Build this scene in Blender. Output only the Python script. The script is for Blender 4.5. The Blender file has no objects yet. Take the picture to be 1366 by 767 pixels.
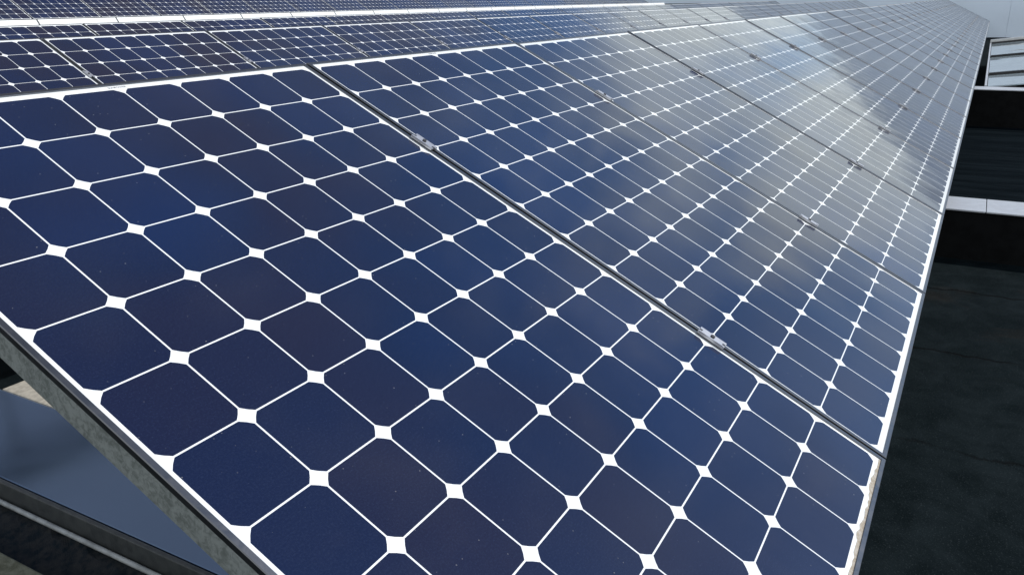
import bpy, bmesh, math, random
from mathutils import Vector, Matrix
random.seed(7)
R = math.radians
scene = bpy.context.scene
C = scene.collection

# ------------------------------------------------------------------ camera
TILT = R(27)
cd = bpy.data.cameras.new('camera')
cam = bpy.data.objects.new('camera', cd); C.objects.link(cam)
cd.sensor_width = 36; cd.lens = 28.479
cd.clip_start = 0.02; cd.clip_end = 3000
RW = ((0.49027503, -0.29664424, 0.81953193),
      (-0.87140923, -0.14890342, 0.46741174),
      (-0.01662389, -0.94330799, -0.33150216))
m = Matrix([[r[0], -r[1], -r[2]] for r in RW]).to_4x4()
m.translation = Vector((-0.50507, -0.05029, 0.84901))
cam.matrix_world = m
scene.camera = cam

# ------------------------------------------------------------------ sky, sun, exposure
SUN_EL, SUN_AZ = R(50), R(60)          # azimuth measured from +X towards -Y
world = bpy.data.worlds.new('World'); scene.world = world
world.use_nodes = True
nt = world.node_tree; nt.nodes.clear()
wo = nt.nodes.new('ShaderNodeOutputWorld'); bg = nt.nodes.new('ShaderNodeBackground')
sky = nt.nodes.new('ShaderNodeTexSky'); sky.sky_type = 'NISHITA'
sky.sun_disc = False; sky.sun_elevation = SUN_EL; sky.sun_rotation = R(150)
sky.air_density = 1.0; sky.dust_density = 0.3; sky.ozone_density = 3.0
bg.inputs['Strength'].default_value = 0.14
tc = nt.nodes.new('ShaderNodeTexCoord')
def wmath(op, a, b=None, clamp=False):
    n = nt.nodes.new('ShaderNodeMath'); n.operation = op; n.use_clamp = clamp
    for i, x in enumerate((a, b)):
        if x is None: continue
        if isinstance(x, (int, float)): n.inputs[i].default_value = x
        else: nt.links.new(x, n.inputs[i])
    return n.outputs[0]
noi = nt.nodes.new('ShaderNodeTexNoise'); noi.inputs['Scale'].default_value = 6.5
noi.inputs['Detail'].default_value = 7; noi.inputs['Roughness'].default_value = 0.55
noi.inputs['Distortion'].default_value = 0.35
nt.links.new(tc.outputs['Generated'], noi.inputs['Vector'])
cover = wmath('MULTIPLY', wmath('SUBTRACT', noi.outputs['Fac'], 0.55), 2.3)
# cloud masses: azimuth (from +X towards -Y), elevation, radius in degrees, amount
CLOUDS = [(-3, 13, 15, 0.95), (8, 11, 11, 0.6), (-16, 12, 12, 0.6), (5, 28, 10, 0.50), (-4, 24, 7, 0.2), (-30, 44, 8, 0.30),
          (23, 20, 7, 0.35), (70, 20, 25, 0.6), (180, 25, 60, 1.5), (120, 25, 40, 0.9), (-120, 25, 45, 0.9),  # the wide ones behind the camera are unseen, added to brighten the end wall
          (-13, 33, 10, -0.5), (17, 14, 4, -0.4), (19, 46, 15, -0.5), (-10, 50, 15, -0.4)]
for az, el, rad, amt in CLOUDS:
    d = (math.cos(R(az))*math.cos(R(el)), -math.sin(R(az))*math.cos(R(el)), math.sin(R(el)))
    dt = nt.nodes.new('ShaderNodeVectorMath'); dt.operation = 'DOT_PRODUCT'
    nt.links.new(tc.outputs['Generated'], dt.inputs[0]); dt.inputs[1].default_value = d
    mr = nt.nodes.new('ShaderNodeMapRange'); mr.interpolation_type = 'SMOOTHSTEP'
    mr.inputs['From Min'].default_value = math.cos(R(rad)); mr.inputs['From Max'].default_value = 1
    mr.inputs['To Min'].default_value = 0; mr.inputs['To Max'].default_value = amt
    nt.links.new(dt.outputs['Value'], mr.inputs['Value'])
    cover = wmath('ADD', cover, mr.outputs[0])
cr = nt.nodes.new('ShaderNodeMapRange'); cr.interpolation_type = 'SMOOTHSTEP'
cr.inputs['From Min'].default_value = 0.12; cr.inputs['From Max'].default_value = 1.15
cr.inputs['To Max'].default_value = 0.95
nt.links.new(cover, cr.inputs['Value'])
# thin veils of high cloud
noi2 = nt.nodes.new('ShaderNodeTexNoise'); noi2.inputs['Scale'].default_value = 4.2
noi2.inputs['Detail'].default_value = 5; noi2.inputs['Roughness'].default_value = 0.5; noi2.inputs['Distortion'].default_value = 0.8
nt.links.new(tc.outputs['Generated'], noi2.inputs['Vector'])
vr = nt.nodes.new('ShaderNodeMapRange'); vr.interpolation_type = 'SMOOTHSTEP'
vr.inputs['From Min'].default_value = 0.46; vr.inputs['From Max'].default_value = 0.72; vr.inputs['To Max'].default_value = 0.30
nt.links.new(noi2.outputs['Fac'], vr.inputs['Value'])
mix = nt.nodes.new('ShaderNodeMix'); mix.data_type = 'RGBA'
nt.links.new(wmath('MAXIMUM', cr.outputs[0], vr.outputs[0]), mix.inputs['Factor'])
nt.links.new(sky.outputs['Color'], mix.inputs['A'])
# the low bank ahead is lit from behind and brightest
dt = nt.nodes.new('ShaderNodeVectorMath'); dt.operation = 'DOT_PRODUCT'
nt.links.new(tc.outputs['Generated'], dt.inputs[0])
dt.inputs[1].default_value = (math.cos(R(12)), math.sin(R(2)), math.sin(R(14)))
mr = nt.nodes.new('ShaderNodeMapRange'); mr.interpolation_type = 'SMOOTHSTEP'
mr.inputs['From Min'].default_value = math.cos(R(20)); mr.inputs['From Max'].default_value = math.cos(R(3))
nt.links.new(dt.outputs['Value'], mr.inputs['Value'])
ccol = nt.nodes.new('ShaderNodeMix'); ccol.data_type = 'RGBA'
ccol.inputs['A'].default_value = (7.0, 7.3, 7.5, 1); ccol.inputs['B'].default_value = (7.3, 8.0, 8.0, 1)
nt.links.new(mr.outputs[0], ccol.inputs['Factor'])
nt.links.new(ccol.outputs['Result'], mix.inputs['B'])
# unseen dark grey cloud added over the left to darken what the panels reflect
dd = nt.nodes.new('ShaderNodeVectorMath'); dd.operation = 'DOT_PRODUCT'
nt.links.new(tc.outputs['Generated'], dd.inputs[0])
dd.inputs[1].default_value = (math.cos(R(-66))*math.cos(R(40)), -math.sin(R(-66))*math.cos(R(40)), math.sin(R(40)))
dm = nt.nodes.new('ShaderNodeMapRange'); dm.interpolation_type = 'SMOOTHSTEP'
dm.inputs['From Min'].default_value = math.cos(R(46)); dm.inputs['From Max'].default_value = math.cos(R(12)); dm.inputs['To Max'].default_value = 0.85
nt.links.new(wmath('ADD', dd.outputs['Value'], wmath('MULTIPLY', wmath('SUBTRACT', noi.outputs['Fac'], 0.5), 0.35)), dm.inputs['Value'])
mix2 = nt.nodes.new('ShaderNodeMix'); mix2.data_type = 'RGBA'
nt.links.new(dm.outputs[0], mix2.inputs['Factor']); nt.links.new(mix.outputs['Result'], mix2.inputs['A'])
mix2.inputs['B'].default_value = (1.65, 1.55, 1.50, 1)
nt.links.new(mix2.outputs['Result'], bg.inputs['Color'])
nt.links.new(bg.outputs[0], wo.inputs['Surface'])

sd = bpy.data.lights.new('sun', 'SUN'); sd.energy = 3.5; sd.angle = R(0.53); sd.color = (1, 0.96, 0.9)
sun = bpy.data.objects.new('sun', sd); C.objects.link(sun)
sdir = Vector((math.cos(SUN_AZ)*math.cos(SUN_EL), -math.sin(SUN_AZ)*math.cos(SUN_EL), math.sin(SUN_EL)))
sun.rotation_euler = sdir.to_track_quat('Z', 'Y').to_euler()
vs = scene.view_settings
vs.view_transform = 'Standard'; vs.look = 'None'; vs.exposure = 0.0; vs.gamma = 1; vs.use_curve_mapping = False
scene.render.engine = 'CYCLES'
scene.render.resolution_x = 1024; scene.render.resolution_y = 574

# ------------------------------------------------------------------ materials
def newmat(name):
    mt = bpy.data.materials.new(name); mt.use_nodes = True
    return mt, mt.node_tree, mt.node_tree.nodes['Principled BSDF']
class N:
    """small node helper"""
    def __init__(s, t): s.t = t
    def put(s, sock, x):
        if isinstance(x, bpy.types.NodeSocket): s.t.links.new(x, sock)
        else: sock.default_value = x
    def math(s, op, a, b=0.0, clamp=False):
        n = s.t.nodes.new('ShaderNodeMath'); n.operation = op; n.use_clamp = clamp
        s.put(n.inputs[0], a); s.put(n.inputs[1], b); return n.outputs[0]
    def coord(s, which='Object', scale=None):
        n = s.t.nodes.new('ShaderNodeTexCoord')
        if scale is None: return n.outputs[which]
        mp = s.t.nodes.new('ShaderNodeMapping'); mp.inputs['Scale'].default_value = scale
        s.t.links.new(n.outputs[which], mp.inputs['Vector']); return mp.outputs[0]
    def noise(s, vec, scale, detail=4, rough=0.5, dist=0.0, dim='3D', w=None):
        n = s.t.nodes.new('ShaderNodeTexNoise'); n.noise_dimensions = dim if w is None else '4D'
        if w is not None: s.put(n.inputs['W'], w)
        n.inputs['Scale'].default_value = scale; n.inputs['Detail'].default_value = detail
        n.inputs['Roughness'].default_value = rough; n.inputs['Distortion'].default_value = dist
        s.t.links.new(vec, n.inputs['Vector']); return n.outputs['Fac']
    def ramp(s, v, a, b, lo=0.0, hi=1.0):
        n = s.t.nodes.new('ShaderNodeMapRange'); n.interpolation_type = 'SMOOTHSTEP'
        s.put(n.inputs['Value'], v); n.inputs['From Min'].default_value = a; n.inputs['From Max'].default_value = b
        n.inputs['To Min'].default_value = lo; n.inputs['To Max'].default_value = hi; return n.outputs[0]
    def mix(s, f, a, b):
        n = s.t.nodes.new('ShaderNodeMix'); n.data_type = 'RGBA'
        s.put(n.inputs['Factor'], f); s.put(n.inputs['A'], a); s.put(n.inputs['B'], b); return n.outputs['Result']
    def bump(s, h, strength, dist=0.01):
        n = s.t.nodes.new('ShaderNodeBump'); n.inputs['Strength'].default_value = strength
        n.inputs['Distance'].default_value = dist; s.t.links.new(h, n.inputs['Height']); return n.outputs[0]
    def rnd(s): return s.t.nodes.new('ShaderNodeObjectInfo').outputs['Random']

def glass_coat(b, rough=0.05):
    b.inputs['Roughness'].default_value = 0.5
    b.inputs['Specular IOR Level'].default_value = 0.0
    b.inputs['Coat Weight'].default_value = 1.0
    b.inputs['Coat IOR'].default_value = 1.55
    b.inputs['Coat Roughness'].default_value = rough

def mat_cell():
    mt, t, b = newmat('solar_cell'); k = N(t)
    oc = k.coord('Object'); r = k.rnd()
    isl = t.nodes.new('ShaderNodeNewGeometry').outputs['Random Per Island']
    wn = t.nodes.new('ShaderNodeTexWhiteNoise'); wn.noise_dimensions = '2D'
    cb = t.nodes.new('ShaderNodeCombineXYZ'); k.put(cb.inputs[0], isl); k.put(cb.inputs[1], r)
    t.links.new(cb.outputs[0], wn.inputs['Vector'])
    cell = wn.outputs['Value']
    patch = k.noise(oc, 1.6, 2, 0.5, w=k.math('MULTIPLY', r, 37.0))
    hue = k.math('ADD', k.math('MULTIPLY', cell, 0.32), k.ramp(patch, 0.33, 0.66, -0.05, 0.62))
    cr = t.nodes.new('ShaderNodeValToRGB'); e = cr.color_ramp.elements
    e[0].position = 0.0; e[0].color = (0.0008, 0.0112, 0.0560, 1)
    e[1].position = 1.0; e[1].color = (0.0088, 0.0075, 0.0235, 1)
    x = cr.color_ramp.elements.new(0.5); x.color = (0.0020, 0.0080, 0.0370, 1)
    t.links.new(hue, cr.inputs['Fac'])
    # fine drawn grain along one direction and a film of dust
    grain = k.noise(k.coord('Object', (40, 900, 1)), 1.0, 2, 0.6)
    film = k.noise(oc, 9, 5, 0.6, w=k.math('MULTIPLY', r, 11.0))
    col = k.mix(k.ramp(grain, 0.45, 0.8, 0.0, 0.05), cr.outputs['Color'], (0.05, 0.07, 0.14, 1))
    col = k.mix(k.ramp(film, 0.5, 0.8, 0.0, 0.010), col, (0.22, 0.20, 0.20, 1))
    # dust that rain has left along the lower part of each panel
    sy = t.nodes.new('ShaderNodeSeparateXYZ'); t.links.new(oc, sy.inputs[0])
    low = k.math('MULTIPLY', k.ramp(sy.outputs[1], 0.0, 0.42, 1.0, 0.0), k.noise(k.coord('Object', (14, 3, 1)), 1.0, 5, 0.65, w=k.math('MULTIPLY', r, 7.0)))
    col = k.mix(k.math('MULTIPLY', low, 0.055), col, (0.30, 0.28, 0.34, 1))
    micro = k.noise(oc, 330, 3, 0.7)
    col = k.mix(k.ramp(micro, 0.42, 0.75, 0.0, 0.30), col, (0.022, 0.034, 0.075, 1))
    vo = t.nodes.new('ShaderNodeTexVoronoi'); vo.voronoi_dimensions = '2D'; vo.inputs['Scale'].default_value = 75
    t.links.new(oc, vo.inputs['Vector'])
    sp = t.nodes.new('ShaderNodeSeparateColor'); t.links.new(vo.outputs['Color'], sp.inputs[0])
    size = k.math('MULTIPLY', k.ramp(sp.outputs[0], 0.90, 1.0), 0.075)
    dot = k.math('LESS_THAN', vo.outputs['Distance'], size)
    col = k.mix(k.math('MULTIPLY', dot, k.math('MULTIPLY', sp.outputs[1], 0.26)), col, (0.5, 0.5, 0.48, 1))
    k.put(b.inputs['Base Color'], col)
    glass_coat(b, 0.06)
    k.put(b.inputs['Coat Roughness'], k.ramp(film, 0.35, 0.75, 0.06, 0.15))
    wob = k.noise(oc, 2.2, 1, 0.4, w=k.math('MULTIPLY', r, 5.0))
    # each sheet of glass sits a fraction of a degree off its neighbours
    w3 = t.nodes.new('ShaderNodeTexWhiteNoise'); w3.noise_dimensions = '1D'; k.put(w3.inputs['W'], k.math('MULTIPLY', r, 91.7))
    va = t.nodes.new('ShaderNodeVectorMath'); va.operation = 'MULTIPLY_ADD'
    t.links.new(w3.outputs['Color'], va.inputs[0]); va.inputs[1].default_value = (0.020,)*3; va.inputs[2].default_value = (-0.010,)*3
    vb = t.nodes.new('ShaderNodeVectorMath'); vb.operation = 'ADD'
    t.links.new(va.outputs[0], vb.inputs[0]); t.links.new(t.nodes.new('ShaderNodeNewGeometry').outputs['Normal'], vb.inputs[1])
    vn = t.nodes.new('ShaderNodeVectorMath'); vn.operation = 'NORMALIZE'; t.links.new(vb.outputs[0], vn.inputs[0])
    bp = t.nodes.new('ShaderNodeBump'); bp.inputs['Strength'].default_value = 0.3; bp.inputs['Distance'].default_value = 0.02
    t.links.new(wob, bp.inputs['Height']); t.links.new(vn.outputs[0], bp.inputs['Normal'])
    t.links.new(bp.outputs[0], b.inputs['Coat Normal'])
    return mt
def mat_backsheet():
    mt, t, b = newmat('white_backsheet'); k = N(t)
    oc = k.coord('Object')
    k.put(b.inputs['Base Color'], k.mix(k.ramp(k.noise(oc, 14, 5, 0.6), 0.45, 0.8, 0, 0.25), (0.78, 0.80, 0.80, 1), (0.58, 0.61, 0.59, 1)))
    glass_coat(b, 0.08)
    return mt
def mat_metal(name, col, rough, metallic=1.0, mott=0.0, mscale=60.0, dark=(0.1, 0.1, 0.1, 1)):
    mt, t, b = newmat(name); k = N(t)
    oc = k.coord('Object')
    n1 = k.noise(oc, mscale, 6, 0.65, 0.6); n2 = k.noise(oc, mscale*0.2, 4, 0.6)
    f = k.ramp(k.math('ADD', k.math('MULTIPLY', n1, 0.7), k.math('MULTIPLY', n2, 0.3)), 0.40, 0.62, 0, mott)
    k.put(b.inputs['Base Color'], k.mix(f, col, dark))
    b.inputs['Metallic'].default_value = metallic
    k.put(b.inputs['Roughness'], k.ramp(n1, 0.3, 0.7, rough*0.85, min(1, rough*1.25)))
    return mt
def mat_plain(name, col, rough=0.6, var=0.25, scale=20.0, spec=0.4, bump=0.0, second=None):
    mt, t, b = newmat(name); k = N(t)
    oc = k.coord('Object')
    n = k.noise(oc, scale, 6, 0.62, 0.2)
    c2 = second or tuple(c*(1-var*1.6) for c in col[:3])+(1,)
    k.put(b.inputs['Base Color'], k.mix(k.ramp(n, 0.35, 0.7), col, c2))
    b.inputs['Roughness'].default_value = rough; b.inputs['Specular IOR Level'].default_value = spec
    if bump: k.put(b.inputs['Normal'], k.bump(k.noise(oc, scale*9, 3, 0.6), bump, 0.004))
    return mt
def mat_felt():
    mt, t, b = newmat('roofing_felt'); k = N(t)
    oc = k.coord('Object')
    grain = k.noise(oc, 170, 4, 0.7); mid = k.noise(oc, 7, 6, 0.65, 0.4); big = k.noise(oc, 1.7, 4, 0.6, 0.8)
    col = k.mix(k.ramp(mid, 0.3, 0.75), (0.0030, 0.0058, 0.0068, 1), (0.0085, 0.0130, 0.0150, 1))
    col = k.mix(k.ramp(big, 0.60, 0.74, 0, 0.4), col, (0.021, 0.018, 0.0155, 1))
    col = k.mix(k.ramp(k.noise(k.coord('Object', (1.0, 0.35, 1)), 3.1, 5, 0.6), 0.60, 0.78, 0, 0.7), col, (0.004, 0.0055, 0.004, 1))
    col = k.mix(k.ramp(grain, 0.54, 0.78, 0, 0.7), col, (0.042, 0.052, 0.055, 1))
    # overlaps between felt rolls: wavering cracks that run across the roof
    sx = t.nodes.new('ShaderNodeSeparateXYZ'); t.links.new(oc, sx.inputs[0])
    wob = k.math('MULTIPLY', k.math('SUBTRACT', k.noise(k.coord('Object', (0.6, 1, 1)), 5.5, 8, 0.72), 0.5), 0.14)
    ph = k.math('PINGPONG', k.math('ADD', k.math('ADD', sx.outputs[0], wob), 0.36), 0.42)
    brk = k.ramp(k.noise(oc, 2.3, 2, 0.5), 0.36, 0.5)
    line = k.math('MULTIPLY', k.ramp(ph, 0.0, 0.017, 1, 0), brk)
    col = k.mix(k.math('MULTIPLY', line, 0.75), col, (0.002, 0.002, 0.002, 1))
    k.put(b.inputs['Base Color'], col)
    b.inputs['Roughness'].default_value = 0.95; b.inputs['Specular IOR Level'].default_value = 0.03
    h = k.math('ADD', k.math('MULTIPLY', grain, 0.35), k.math('SUBTRACT', mid, k.math('MULTIPLY', line, 0.8)))
    k.put(b.inputs['Normal'], k.bump(h, 0.6, 0.006))
    return mt
def mat_ripple():
    mt, t, b = newmat('rippled_felt'); k = N(t)
    rip = k.noise(k.coord('Object', (9, 1.1, 1)), 1.0, 4, 0.6, 0.3); grain = k.noise(k.coord('Object'), 200, 2, 0.6)
    col = k.mix(k.ramp(rip, 0.3, 0.75), (0.0018, 0.0036, 0.0050, 1), (0.0060, 0.0095, 0.0120, 1))
    k.put(b.inputs['Base Color'], k.mix(k.ramp(grain, 0.6, 0.8, 0, 0.3), col, (0.02, 0.024, 0.026, 1)))
    b.inputs['Roughness'].default_value = 0.9; b.inputs['Specular IOR Level'].default_value = 0.01
    k.put(b.inputs['Normal'], k.bump(rip, 0.8, 0.03))
    return mt

M = {}
M['cell'] = mat_cell(); M['back'] = mat_backsheet()
M['frame'] = mat_metal('anodised_frame', (0.145, 0.152, 0.165, 1), 0.32, 0.95, 0.3, 26.0, (0.12, 0.12, 0.13, 1))
M['side'] = mat_metal('mottled_side', (0.34, 0.37, 0.36, 1), 0.45, 0.3, 0.9, 110.0, (0.15, 0.17, 0.16, 1))
M['galv'] = mat_metal('galvanised_steel', (0.55, 0.56, 0.58, 1), 0.42, 1.0, 0.5, 40.0, (0.30, 0.31, 0.32, 1))
M['clamp'] = mat_metal('clamp_aluminium', (0.56, 0.57, 0.60, 1), 0.40, 0.75, 0.4, 90.0, (0.32, 0.32, 0.34, 1))
M['bolt'] = mat_plain('dark_bolt', (0.05, 0.05, 0.055, 1), 0.5)
M['felt'] = mat_felt(); M['ripple'] = mat_ripple()
M['black'] = mat_plain('black_bitumen', (0.006, 0.0065, 0.007, 1), 0.9, 0.3, 12, 0.1)
M['cap'] = mat_metal('zinc_coping', (0.46, 0.48, 0.51, 1), 0.5, 0.35, 0.5, 9.0, (0.34, 0.36, 0.39, 1))
M['white'] = mat_plain('white_sheet_metal', (0.80, 0.81, 0.79, 1), 0.45, 0.05, 6)
M['joint'] = mat_plain('dark_joint', (0.09, 0.095, 0.10, 1), 0.7)
M['wall'] = mat_plain('blue_grey_cladding', (0.76, 0.87, 1.0, 1), 0.35, 0.03, 0.8, 0.6)
M['pane'], _t, _b = newmat('skylight_glass')
_b.inputs['Base Color'].default_value = (0.33, 0.40, 0.44, 1); _b.inputs['Roughness'].default_value = 0.03
_b.inputs['Specular IOR Level'].default_value = 0.9
_k = N(_t); _k.put(_b.inputs['Normal'], _k.bump(_k.noise(_k.coord('Object'), 0.7, 2, 0.5), 0.6, 0.05))
M['bar'] = mat_plain('dark_glazing_bar', (0.02, 0.021, 0.022, 1), 0.5)
M['alu'] = mat_metal('pale_aluminium', (0.60, 0.61, 0.61, 1), 0.4, 0.6, 0.2, 20.0, (0.45, 0.46, 0.46, 1))
M['blue'] = mat_metal('blue_grey_sheet', (0.23, 0.34, 0.53, 1), 0.2, 1.0, 0.2, 1.2, (0.18, 0.27, 0.43, 1))
M['beige'] = mat_plain('pale_concrete', (0.40, 0.37, 0.31, 1), 0.9, 0.2, 40, 0.2, 0.4)
M['gutter'] = mat_plain('dark_gutter_metal', (0.055, 0.060, 0.060, 1), 0.45, 0.4, 30, 0.5, 0.3, (0.03, 0.034, 0.036, 1))
M['grime'] = mat_plain('gutter_debris', (0.040, 0.042, 0.044, 1), 0.95, 0.4, 40, 0.1, 1.0, (0.010, 0.018, 0.026, 1))
M['moss'] = mat_plain('mossy_stone', (0.19, 0.19, 0.14, 1), 0.95, 0.5, 26, 0.1, 0.8, (0.09, 0.09, 0.06, 1))
M['pipe'] = mat_plain('grey_cable', (0.42, 0.44, 0.44, 1), 0.5)
M['dirt'] = mat_plain('brown_dirt', (0.36, 0.31, 0.24, 1), 0.9, 0.3, 120, 0.1, 0.5, (0.50, 0.47, 0.42, 1))
M['print'] = mat_plain('grey_print', (0.04, 0.04, 0.05, 1), 0.6)
M['ground'] = mat_plain('asphalt_ground', (0.06, 0.06, 0.058, 1), 0.95, 0.3, 0.5)
M['brick'] = mat_plain('building_render', (0.30, 0.30, 0.29, 1), 0.9, 0.2, 0.7)

# ------------------------------------------------------------------ mesh helpers
def box(bm, x0, x1, y0, y1, z0, z1, mi=0, bevel=0.0):
    vs_ = [bm.verts.new((x, y, z)) for z in (z0, z1) for y in (y0, y1) for x in (x0, x1)]
    fs = []
    for q in ((0,2,3,1),(4,5,7,6),(0,1,5,4),(2,6,7,3),(0,4,6,2),(1,3,7,5)):
        f = bm.faces.new([vs_[i] for i in q]); f.material_index = mi; fs.append(f)
    if bevel:
        es = list({e for f in fs for e in f.edges})
        bmesh.ops.bevel(bm, geom=es, offset=bevel, segments=2, affect='EDGES', profile=0.5)
def prism(bm, pts, z0, z1, mi=0):
    lo = [bm.verts.new((x, y, z0)) for x, y in pts]; hi = [bm.verts.new((x, y, z1)) for x, y in pts]
    n = len(pts)
    for f in [bm.faces.new(hi), bm.faces.new(lo[::-1])] + [bm.faces.new((lo[i], lo[(i+1) % n], hi[(i+1) % n], hi[i])) for i in range(n)]:
        f.material_index = mi
def cyl(bm, p, q, r, seg=12, mi=0):
    p, q = Vector(p), Vector(q); ax = (q-p).normalized(); a = ax.orthogonal().normalized(); c = ax.cross(a)
    ring = [[bm.verts.new(o + (a*math.cos(2*math.pi*i/seg) + c*math.sin(2*math.pi*i/seg))*r) for i in range(seg)] for o in (p, q)]
    for i in range(seg):
        bm.faces.new((ring[0][i], ring[0][(i+1) % seg], ring[1][(i+1) % seg], ring[1][i])).smooth = True
    bm.faces.new(ring[0][::-1]); bm.faces.new(ring[1])
def mesh(name, bm, mats, recalc=True):
    if recalc: bmesh.ops.recalc_face_normals(bm, faces=bm.faces[:])
    me = bpy.data.meshes.new(name); bm.to_mesh(me); bm.free()
    for mt in (mats if isinstance(mats, (list, tuple)) else [mats]): me.materials.append(mt)
    return me
def link(name, me, parent=None, loc=None):
    o = bpy.data.objects.new(name, me); C.objects.link(o)
    if parent: o.parent = parent
    if loc: o.location = loc
    return o
def tag(o, label, cat, group=None, kind=None):
    if label: o['label'] = label
    if cat: o['category'] = cat
    if group: o['group'] = group
    if kind: o['kind'] = kind
    return o
def thing(name, label, cat, loc=(0,0,0), rot=(0,0,0), group=None):
    o = link(name, None); o.location = loc; o.rotation_euler = rot
    return tag(o, label, cat, group)
def part(name, parent, mats, build, loc=None):
    bm = bmesh.new(); build(bm); return link(name, mesh(name, bm, mats), parent, loc)
ORD = ['first','second','third','fourth','fifth','sixth','seventh','eighth','ninth','tenth','eleventh','twelfth','thirteenth',
 'fourteenth','fifteenth','sixteenth','seventeenth','eighteenth','nineteenth','twentieth','twenty-first','twenty-second',
 'twenty-third','twenty-fourth','twenty-fifth','twenty-sixth','twenty-seventh','twenty-eighth','twenty-ninth','thirtieth']

# ------------------------------------------------------------------ roofs, ground, walls
ROOF = -0.53
def sheet(name, x0, x1, y0, y1, z, mt, nx=1, ny=1):
    bm = bmesh.new()
    g = [[bm.verts.new((x0+(x1-x0)*i/nx, y0+(y1-y0)*j/ny, z)) for i in range(nx+1)] for j in range(ny+1)]
    for j in range(ny):
        for i in range(nx): bm.faces.new((g[j][i], g[j][i+1], g[j+1][i+1], g[j+1][i]))
    o = link(name, mesh(name, bm, mt)); o['kind'] = 'structure'; return o
sheet('ground', -1500, 1500, -1500, 1500, -9.0, M['ground'])
sheet('roof', -6, 32.29, -9, 9.9, ROOF, M['felt'])
sheet('rippled_roof', 4.74, 9.61, -6.0, 1.30, -0.490, M['ripple'])
bm = bmesh.new(); box(bm, -6, 32.28, -9, 9.85, -8.99, ROOF-0.004)
tag(link('lower_building', mesh('lower_building', bm, M['brick'])), 'grey building below the dark felt roof that carries the solar rows', 'building')
# raised roof at the back, with its white flashing
bm = bmesh.new(); box(bm, -6, 32.28, 9.93, 24, -8.99, 0.70)
o = link('raised_roof', mesh('raised_roof', bm, M['felt'])); o['kind'] = 'structure'
P_ = 1.05667
fl = thing('white_parapet', 'long white sheet metal parapet with thin joints running behind the third row', 'parapet', (0, 9.86, ROOF))
def lean(bm, a, c, d):
    # a vertical foot and an upper sheet leaned back to look brighter in the sun
    pr = [(-0.34+d, 0.0), (-0.34+d, 0.80), (0.0+d, 1.280-d), (0.06, 1.280-d), (0.06, 0.0)]
    va = [bm.verts.new((a, y, z)) for y, z in pr]; vc = [bm.verts.new((c, y, z)) for y, z in pr]
    bm.faces.new(va); bm.faces.new(vc[::-1])
    for i in range(5): bm.faces.new((va[i], va[(i+1) % 5], vc[(i+1) % 5], vc[i]))
for i in range(-2, 26):
    x0 = 0.284 + i*P_
    def b_(bm): lean(bm, x0+0.011, x0+P_-0.011, 0.0)
    part('flashing_sheet', fl, M['white'], b_)
part('backing_strip', fl, M['joint'], lambda bm: lean(bm, 0.284-2*P_, 0.284+26*P_, 0.006))
# end wall
wl = thing('cladding_wall', 'tall blue-grey clad wall with faint upright joints beyond the far ends of the rows', 'wall', (32.3, 0, 0))
def b_(bm):
    edges = [-16.0, -11.0, -6.2, -3.2, -0.52, 2.2, 5.0, 8.0, 12.0, 18.0, 26.0]
    for a, c in zip(edges[:-1], edges[1:]): box(bm, 0.0, 0.30, a+0.003, c-0.003, -8.99, 4.3)
    box(bm, 0.03, 0.29, -15.9, 25.9, -8.98, 4.25)
part('cladding', wl, M['wall'], b_)
part('coping', wl, M['cap'], lambda bm: box(bm, -0.01, 0.36, -16.05, 26.05, 4.303, 4.38))

# upstands that cross the roof
def upstand(label, X, w, ztop, y0, y1, seam):
    u = thing('roof_upstand', label, 'roof upstand', (X, 0, ROOF), group='capped upstands crossing the roof')
    part('kerb', u, M['black'], lambda bm: box(bm, 0, w, y0, y1, 0, ztop-ROOF-0.012))
    def cap(a, c):
        return lambda bm: box(bm, -0.012, w+0.012, a, c, ztop-ROOF-0.010, ztop-ROOF, 0, 0.003)
    part('coping_sheet', u, M['cap'], cap(seam+0.0015, y1)); part('coping_sheet', u, M['cap'], cap(y0, seam-0.0015))
upstand('black roof upstand with pale metal cap beside the third front-row panel', 4.43, 0.30, -0.25, -5.5, 1.25, -0.175)
upstand('black roof upstand with pale metal cap at the near end of the skylight', 9.60, 0.30, -0.10, -5.5, 1.25, -2.6)

# skylight on the right, beyond the second upstand
sk = thing('roof_skylight', 'long glass skylight with dark glazing bars beside the far front row', 'skylight', (9.91, -0.085, -0.10))
SL = math.tan(R(6.8))
def slab(bm, x0, x1, y0, y1, zo, th):
    v = []
    for dz in (-th, 0):
        for y in (y0, y1):
            for x in (x0, x1): v.append(bm.verts.new((x, y, zo + (-y)*SL + dz)))
    for q in ((0,2,3,1),(4,5,7,6),(0,1,5,4),(2,6,7,3),(0,4,6,2),(1,3,7,5)): bm.faces.new([v[i] for i in q])
xs = [0.02, 1.46, 4.90, 9.15]
for i in range(3):
    dz = random.uniform(-0.004, 0.004)
    part('glass_pane', sk, M['pane'], lambda bm: slab(bm, xs[i]+(0.06 if i else 0.015), xs[i+1]-0.03, -4.0, -0.03, -0.004, 0.012))
for i in range(1, 4):
    part('glazing_bar', sk, M['bar'], lambda bm: slab(bm, xs[i]-0.03, xs[i]+0.055, -4.0, -0.03, 0.028, 0.07))
part('edge_frame', sk, M['cap'], lambda bm: box(bm, 0.0, 9.2, -0.022, 0.0, -0.05, 0.012))
part('end_frame', sk, M['alu'], lambda bm: slab(bm, 9.21, 9.33, -4.0, 0.0, 0.075, 0.15))
part('curb', sk, M['bar'], lambda bm: box(bm, 0.0, 9.2, -4.0, -0.006, -0.425, -0.06))

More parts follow.
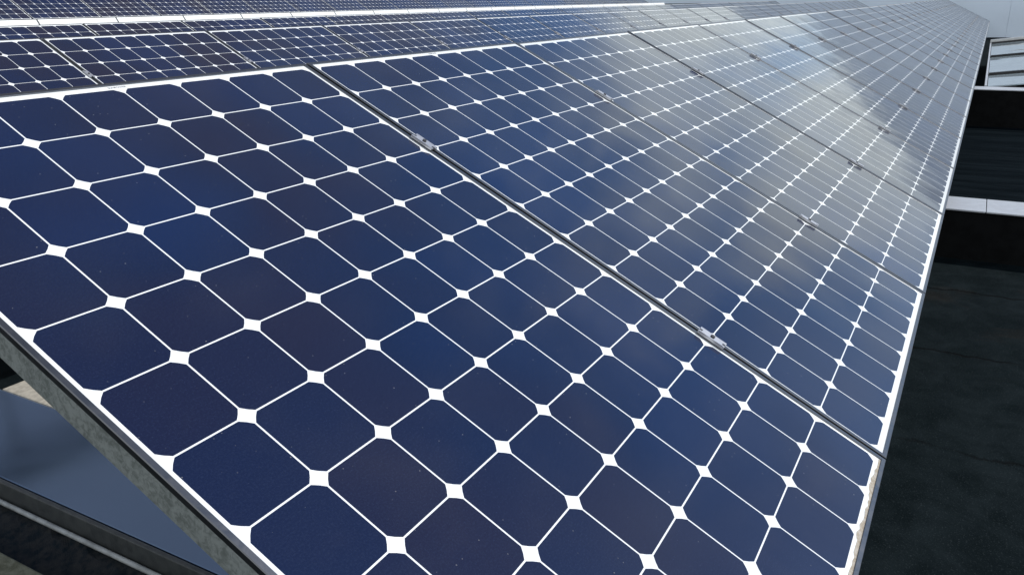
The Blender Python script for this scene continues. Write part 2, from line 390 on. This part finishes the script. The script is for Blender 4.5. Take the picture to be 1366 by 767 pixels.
# what shows below the near end of the front row
g = thing('roof_gutter', 'dark gutter channel with debris crossing below the near panel end', 'gutter', (0.32, 0, -0.50))
part('channel', g, M['gutter'], lambda bm: (box(bm, 0.0, 0.18, -0.6, 4.0, -0.025, 0.0), box(bm, 0.172, 0.186, -0.6, 4.0, 0.001, 0.104, 0, 0.003)))
def debris(bm):
    rr = random.Random(4)
    nx, ny = 8, 120
    gr = []
    for j in range(ny+1):
        row = []
        for i in range(nx+1):
            x = 0.002 + 0.165*i/nx
            h = 0.004 + 0.018*(i/nx)**1.5 + rr.uniform(0, 0.009)*(0.2+i/nx)
            row.append(bm.verts.new((x, -0.6+4.6*j/ny, h)))
        gr.append(row)
    for j in range(ny):
        for i in range(nx): bm.faces.new((gr[j][i], gr[j][i+1], gr[j+1][i+1], gr[j+1][i]))
o = part('debris', g, M['grime'], debris)
tag(part('cable', None, M['pipe'], lambda bm: cyl(bm, (0.480, -0.6, -0.452), (0.480, 4.0, -0.452), 0.007, 10)),
    'thin pale grey cable lying along the dark gutter edge', 'cable')
tag(part('stone_ledge', None, M['moss'], lambda bm: box(bm, -0.20, 0.318, -0.6, 4.0, ROOF+0.002, -0.40, 0, 0.006)),
    'mossy stone ledge in the lower left corner beside the gutter', 'ledge')
tag(part('sheet_metal_strip', None, M['blue'], lambda bm: box(bm, 0.51, 0.838, -0.6, 4.0, ROOF+0.002, -0.398, 0, 0.004)),
    'smooth blue-grey metal strip below the near panel end', 'metal strip')
tag(part('concrete_kerb', None, M['beige'], lambda bm: box(bm, 0.842, 1.25, 1.0, 2.79, ROOF+0.002, -0.40, 0, 0.006)),  # stands for the sunlit strip of roof, cut off where the shade begins
    'pale sunlit concrete kerb showing behind the near panel edge', 'kerb')

# ------------------------------------------------------------------ solar panels
P, MU, MV = 0.1275, 0.0145, 0.021
PW, PH = 8*P + 2*MU, 12*P + 2*MV
LIP, TOP, DEPTH = 0.0090, 0.0026, 0.046
def frame_mesh():
    bm = bmesh.new()
    x0, x1, y0, y1 = -PW/2, PW/2, 0.0, PH
    prof = [(0.0, -DEPTH), (0.0, -0.0075), (0.0, TOP-0.0012), (0.0012, TOP), (LIP-0.0006, TOP), (LIP, TOP-0.0006), (LIP, -0.008),
            (0.002, -0.008), (0.002, -DEPTH+0.002), (0.026, -DEPTH+0.002), (0.026, -DEPTH)]
    rings = []
    for d, z in prof:
        rings.append([bm.verts.new(p) for p in ((x0+d, y0+d, z), (x1-d, y0+d, z), (x1-d, y1-d, z), (x0+d, y1-d, z))])
    n = len(prof)
    for i in range(n):
        a, c = rings[i], rings[(i+1) % n]
        for j in range(4):
            fc = bm.faces.new((a[j], a[(j+1) % 4], c[(j+1) % 4], c[j]))
            if i == 0: fc.material_index = 1
    return mesh('frame', bm, [M['frame'], M['side']])
def laminate_mesh():
    bm = bmesh.new()
    d = 0.004
    # back and sides of the sheet; its top is laid cell by cell, all in one plane
    X0, X1, Y0, Y1 = -PW/2+d, PW/2-d, d, PH-d
    def face(pts, mi, z=0.0):
        f = bm.faces.new([bm.verts.new((x, y, z)) for x, y in pts]); f.material_index = mi
    face([(X0, Y0), (X0, Y1), (X1, Y1), (X1, Y0)], 0, -0.0065)
    cx0, cx1, cy0, cy1 = -4*P, 4*P, MV, MV+12*P
    face([(X0, Y0), (X1, Y0), (X1, cy0), (X0, cy0)], 0); face([(X0, cy1), (X1, cy1), (X1, Y1), (X0, Y1)], 0)
    face([(X0, cy0), (cx0, cy0), (cx0, cy1), (X0, cy1)], 0); face([(cx1, cy0), (X1, cy0), (X1, cy1), (cx1, cy1)], 0)
    g, ch = 0.00125, 0.0142                     # half gap between cells, clipped corner
    for v in range(12):
        for u in range(8):
            s0 = -4*P + u*P; s1 = s0 + P; t1 = (12-v)*P + MV; t0 = t1 - P
            a0, a1, b0, b1 = s0+g, s1-g, t0+g, t1-g
            sq = [(s0, t0), (s1, t0), (s1, t1), (s0, t1)]
            arcs = []
            for (cx, cy, sx, sy) in ((a0, b0, 1, 1), (a1, b0, -1, 1), (a1, b1, -1, -1), (a0, b1, 1, -1)):
                c = [(cx, cy+sy*ch), (cx+sx*ch*0.44, cy+sy*ch*0.50), (cx+sx*ch*0.50, cy+sy*ch*0.44), (cx+sx*ch, cy)]
                arcs.append(c if sx*sy > 0 else c[::-1])
            face([p for c in arcs for p in c], 1)
            for i in range(4):
                c = arcs[i]
                for q in range(3): face([sq[i], c[q+1], c[q]], 0)
                face([sq[i], sq[(i+1) % 4], arcs[(i+1) % 4][0], c[-1]], 0)
    for f in bm.faces:
        f.normal_update()
        if (f.normal.z < 0) != (f.verts[0].co.z < -0.003): f.normal_flip()
    me = mesh('laminate', bm, [M['back'], M['cell']], False)
    return me
FRAME, LAM = frame_mesh(), laminate_mesh()
def print_mesh():
    cu = bpy.data.curves.new('print', 'FONT'); cu.body = 'SUNPOWER'; cu.size = 0.0072; cu.align_x = 'CENTER'
    to = bpy.data.objects.new('print', cu); C.objects.link(to)
    dg = bpy.context.evaluated_depsgraph_get()
    me = bpy.data.meshes.new_from_object(to.evaluated_get(dg)); bpy.data.objects.remove(to)
    me.materials.clear(); me.materials.append(M['print']); return me
PRINT = print_mesh()
DY = 2.79
def panel(k, row, y0, z0, xoff, label, group, rnd):
    tiltx = TILT + R(rnd.gauss(0, 0.04)); roty = R(rnd.gauss(0, 0.02))
    if k == 0 and row == 0: tiltx, roty = TILT, 0
    if row == 3: tiltx += R(3)
    o = thing('solar_panel', label, 'solar panel', (xoff + k*P_ + 4*P, y0 + 0.003*math.cos(TILT), z0 + 0.003*math.sin(TILT)), (tiltx, roty, 0), group)
    link('frame', FRAME, o); link('cell_laminate', LAM, o)
    return o
ROWS = [('front row', 0, 30, 0.0, 0.0, 0.0), ('second row', 0, 30, DY, 0.0, 0.0), ('third row', 2, 30, 2*DY, 0.02, 0.0),
        ('back row', 3, 29, 11.56, 0.738, 0.242)]
rnd = random.Random(11)
panels = {}
for r, (nm, k0, k1, y0, z0, xo) in enumerate(ROWS):
    for k in range(k0, k1):
        w = ORD[k-k0]
        if r == 0:
            lab = 'large navy solar panel filling the foreground, nearest of the front row' if k == 0 else \
                  'navy solar panel, %s from the near end of the front row' % w
            if k == k1-1: lab = 'small pale reflecting solar panel at the very far end of the front row'
        elif r == 3: lab = '%s solar panel from the left in the back row above the white parapet' % w
        else: lab = '%s solar panel from the left in the %s of tilted panels' % (w, nm)
        panels[r, k] = panel(k, r, y0, z0, xo, lab, 'solar panels of the %s' % nm, rnd)
for k in (0, 1, 2):
    o = link('printed_name', PRINT, panels[0, k], (-0.5*0+ (0.508-0.51) , PH-0.0175, 0.0002))
# dirt that has run down to the lower edge of the nearest panel
def dirt(bm):
    rr = random.Random(3); n = 90
    up, dn = [], []
    for i in range(n+1):
        x = -PW/2 + 0.011 + (PW-0.022)*i/n
        up.append(bm.verts.new((x, 0.0150 + rr.uniform(-0.0018, 0.0022) + 0.002*math.sin(i*0.4), 0.0002)))
        dn.append(bm.verts.new((x, 0.0092, 0.0002)))
    for i in range(n): bm.faces.new((dn[i], dn[i+1], up[i+1], up[i]))
part('dirt_line', panels[0, 0], M['dirt'], dirt)

# clamps on the seams
def clamp_plate():
    bm = bmesh.new()
    L, w, s, nd = 0.031, 0.0125, 0.0035, 0.007
    prism(bm, [(-w, -L), (-s, -L), (-s, -L+nd), (s, -L+nd), (s, -L), (w, -L), (w, L), (s, L), (s, L-nd), (-s, L-nd), (-s, L), (-w, L)], TOP+0.0003, TOP+0.0045)
    box(bm, -w, -w+0.003, -L+0.001, L-0.001, TOP+0.0048, TOP+0.007)
    return mesh('plate', bm, M['clamp'])
def clamp_bolt():
    bm = bmesh.new(); cyl(bm, (0, 0, TOP+0.0046), (0, 0, TOP+0.0085), 0.0048, 8); return mesh('bolt', bm, M['bolt'])
CP, CB = clamp_plate(), clamp_bolt()
def clamp(row, k, v, lab):
    nm, k0, k1, y0, z0, xo = ROWS[row]
    s = (12-v)*P + MV
    X = xo + k*P_ - (P_-8*P)/2
    o = thing('panel_clamp', lab, 'clamp', (X, y0 + 0.0027 + s*math.cos(TILT), z0 + s*math.sin(TILT) + 0.0030), (TILT, 0, 0), 'clamps on the panel seams of the %s' % nm)
    link('plate', CP, o); link('bolt', CB, o)
for k in range(1, 30):
    clamp(0, k, 2.85, 'upper metal clamp on the %s seam from the near end of the front row' % ORD[k-1])
    clamp(0, k, 9.03, 'lower metal clamp on the %s seam from the near end of the front row' % ORD[k-1])
for k in range(1, 30):
    clamp(1, k, 2.85, 'small metal clamp on the %s seam from the left in the second row' % ORD[k-1])

# racks that carry the rows
for r, (nm, k0, k1, y0, z0, xo) in enumerate(ROWS):
    base = ROOF if r < 3 else 0.70
    a, c = xo + k0*P_, xo + k1*P_ - 0.05
    rk = thing('mounting_rack', 'galvanised rack of rails and posts under the %s' % nm, 'mounting rack', (a, y0, base), group='racks under the panel rows')
    for v in (2.85, 9.03):
        s = (12-v)*P + MV
        yy = s*math.cos(TILT) + DEPTH*math.sin(TILT); zz = z0 - base + s*math.sin(TILT) - DEPTH*math.cos(TILT)
        part('rail', rk, M['galv'], lambda bm: box(bm, 0.08, c-a-0.08, yy-0.02, yy+0.02, zz-0.06, zz-0.015, 0))
        x = 1.35
        while x < c-a:
            part('post', rk, M['galv'], lambda bm: box(bm, x-0.02, x+0.02, yy-0.018, yy+0.018, 0.002 if r < 3 else 0.002, zz-0.061))
            x += 3*P_
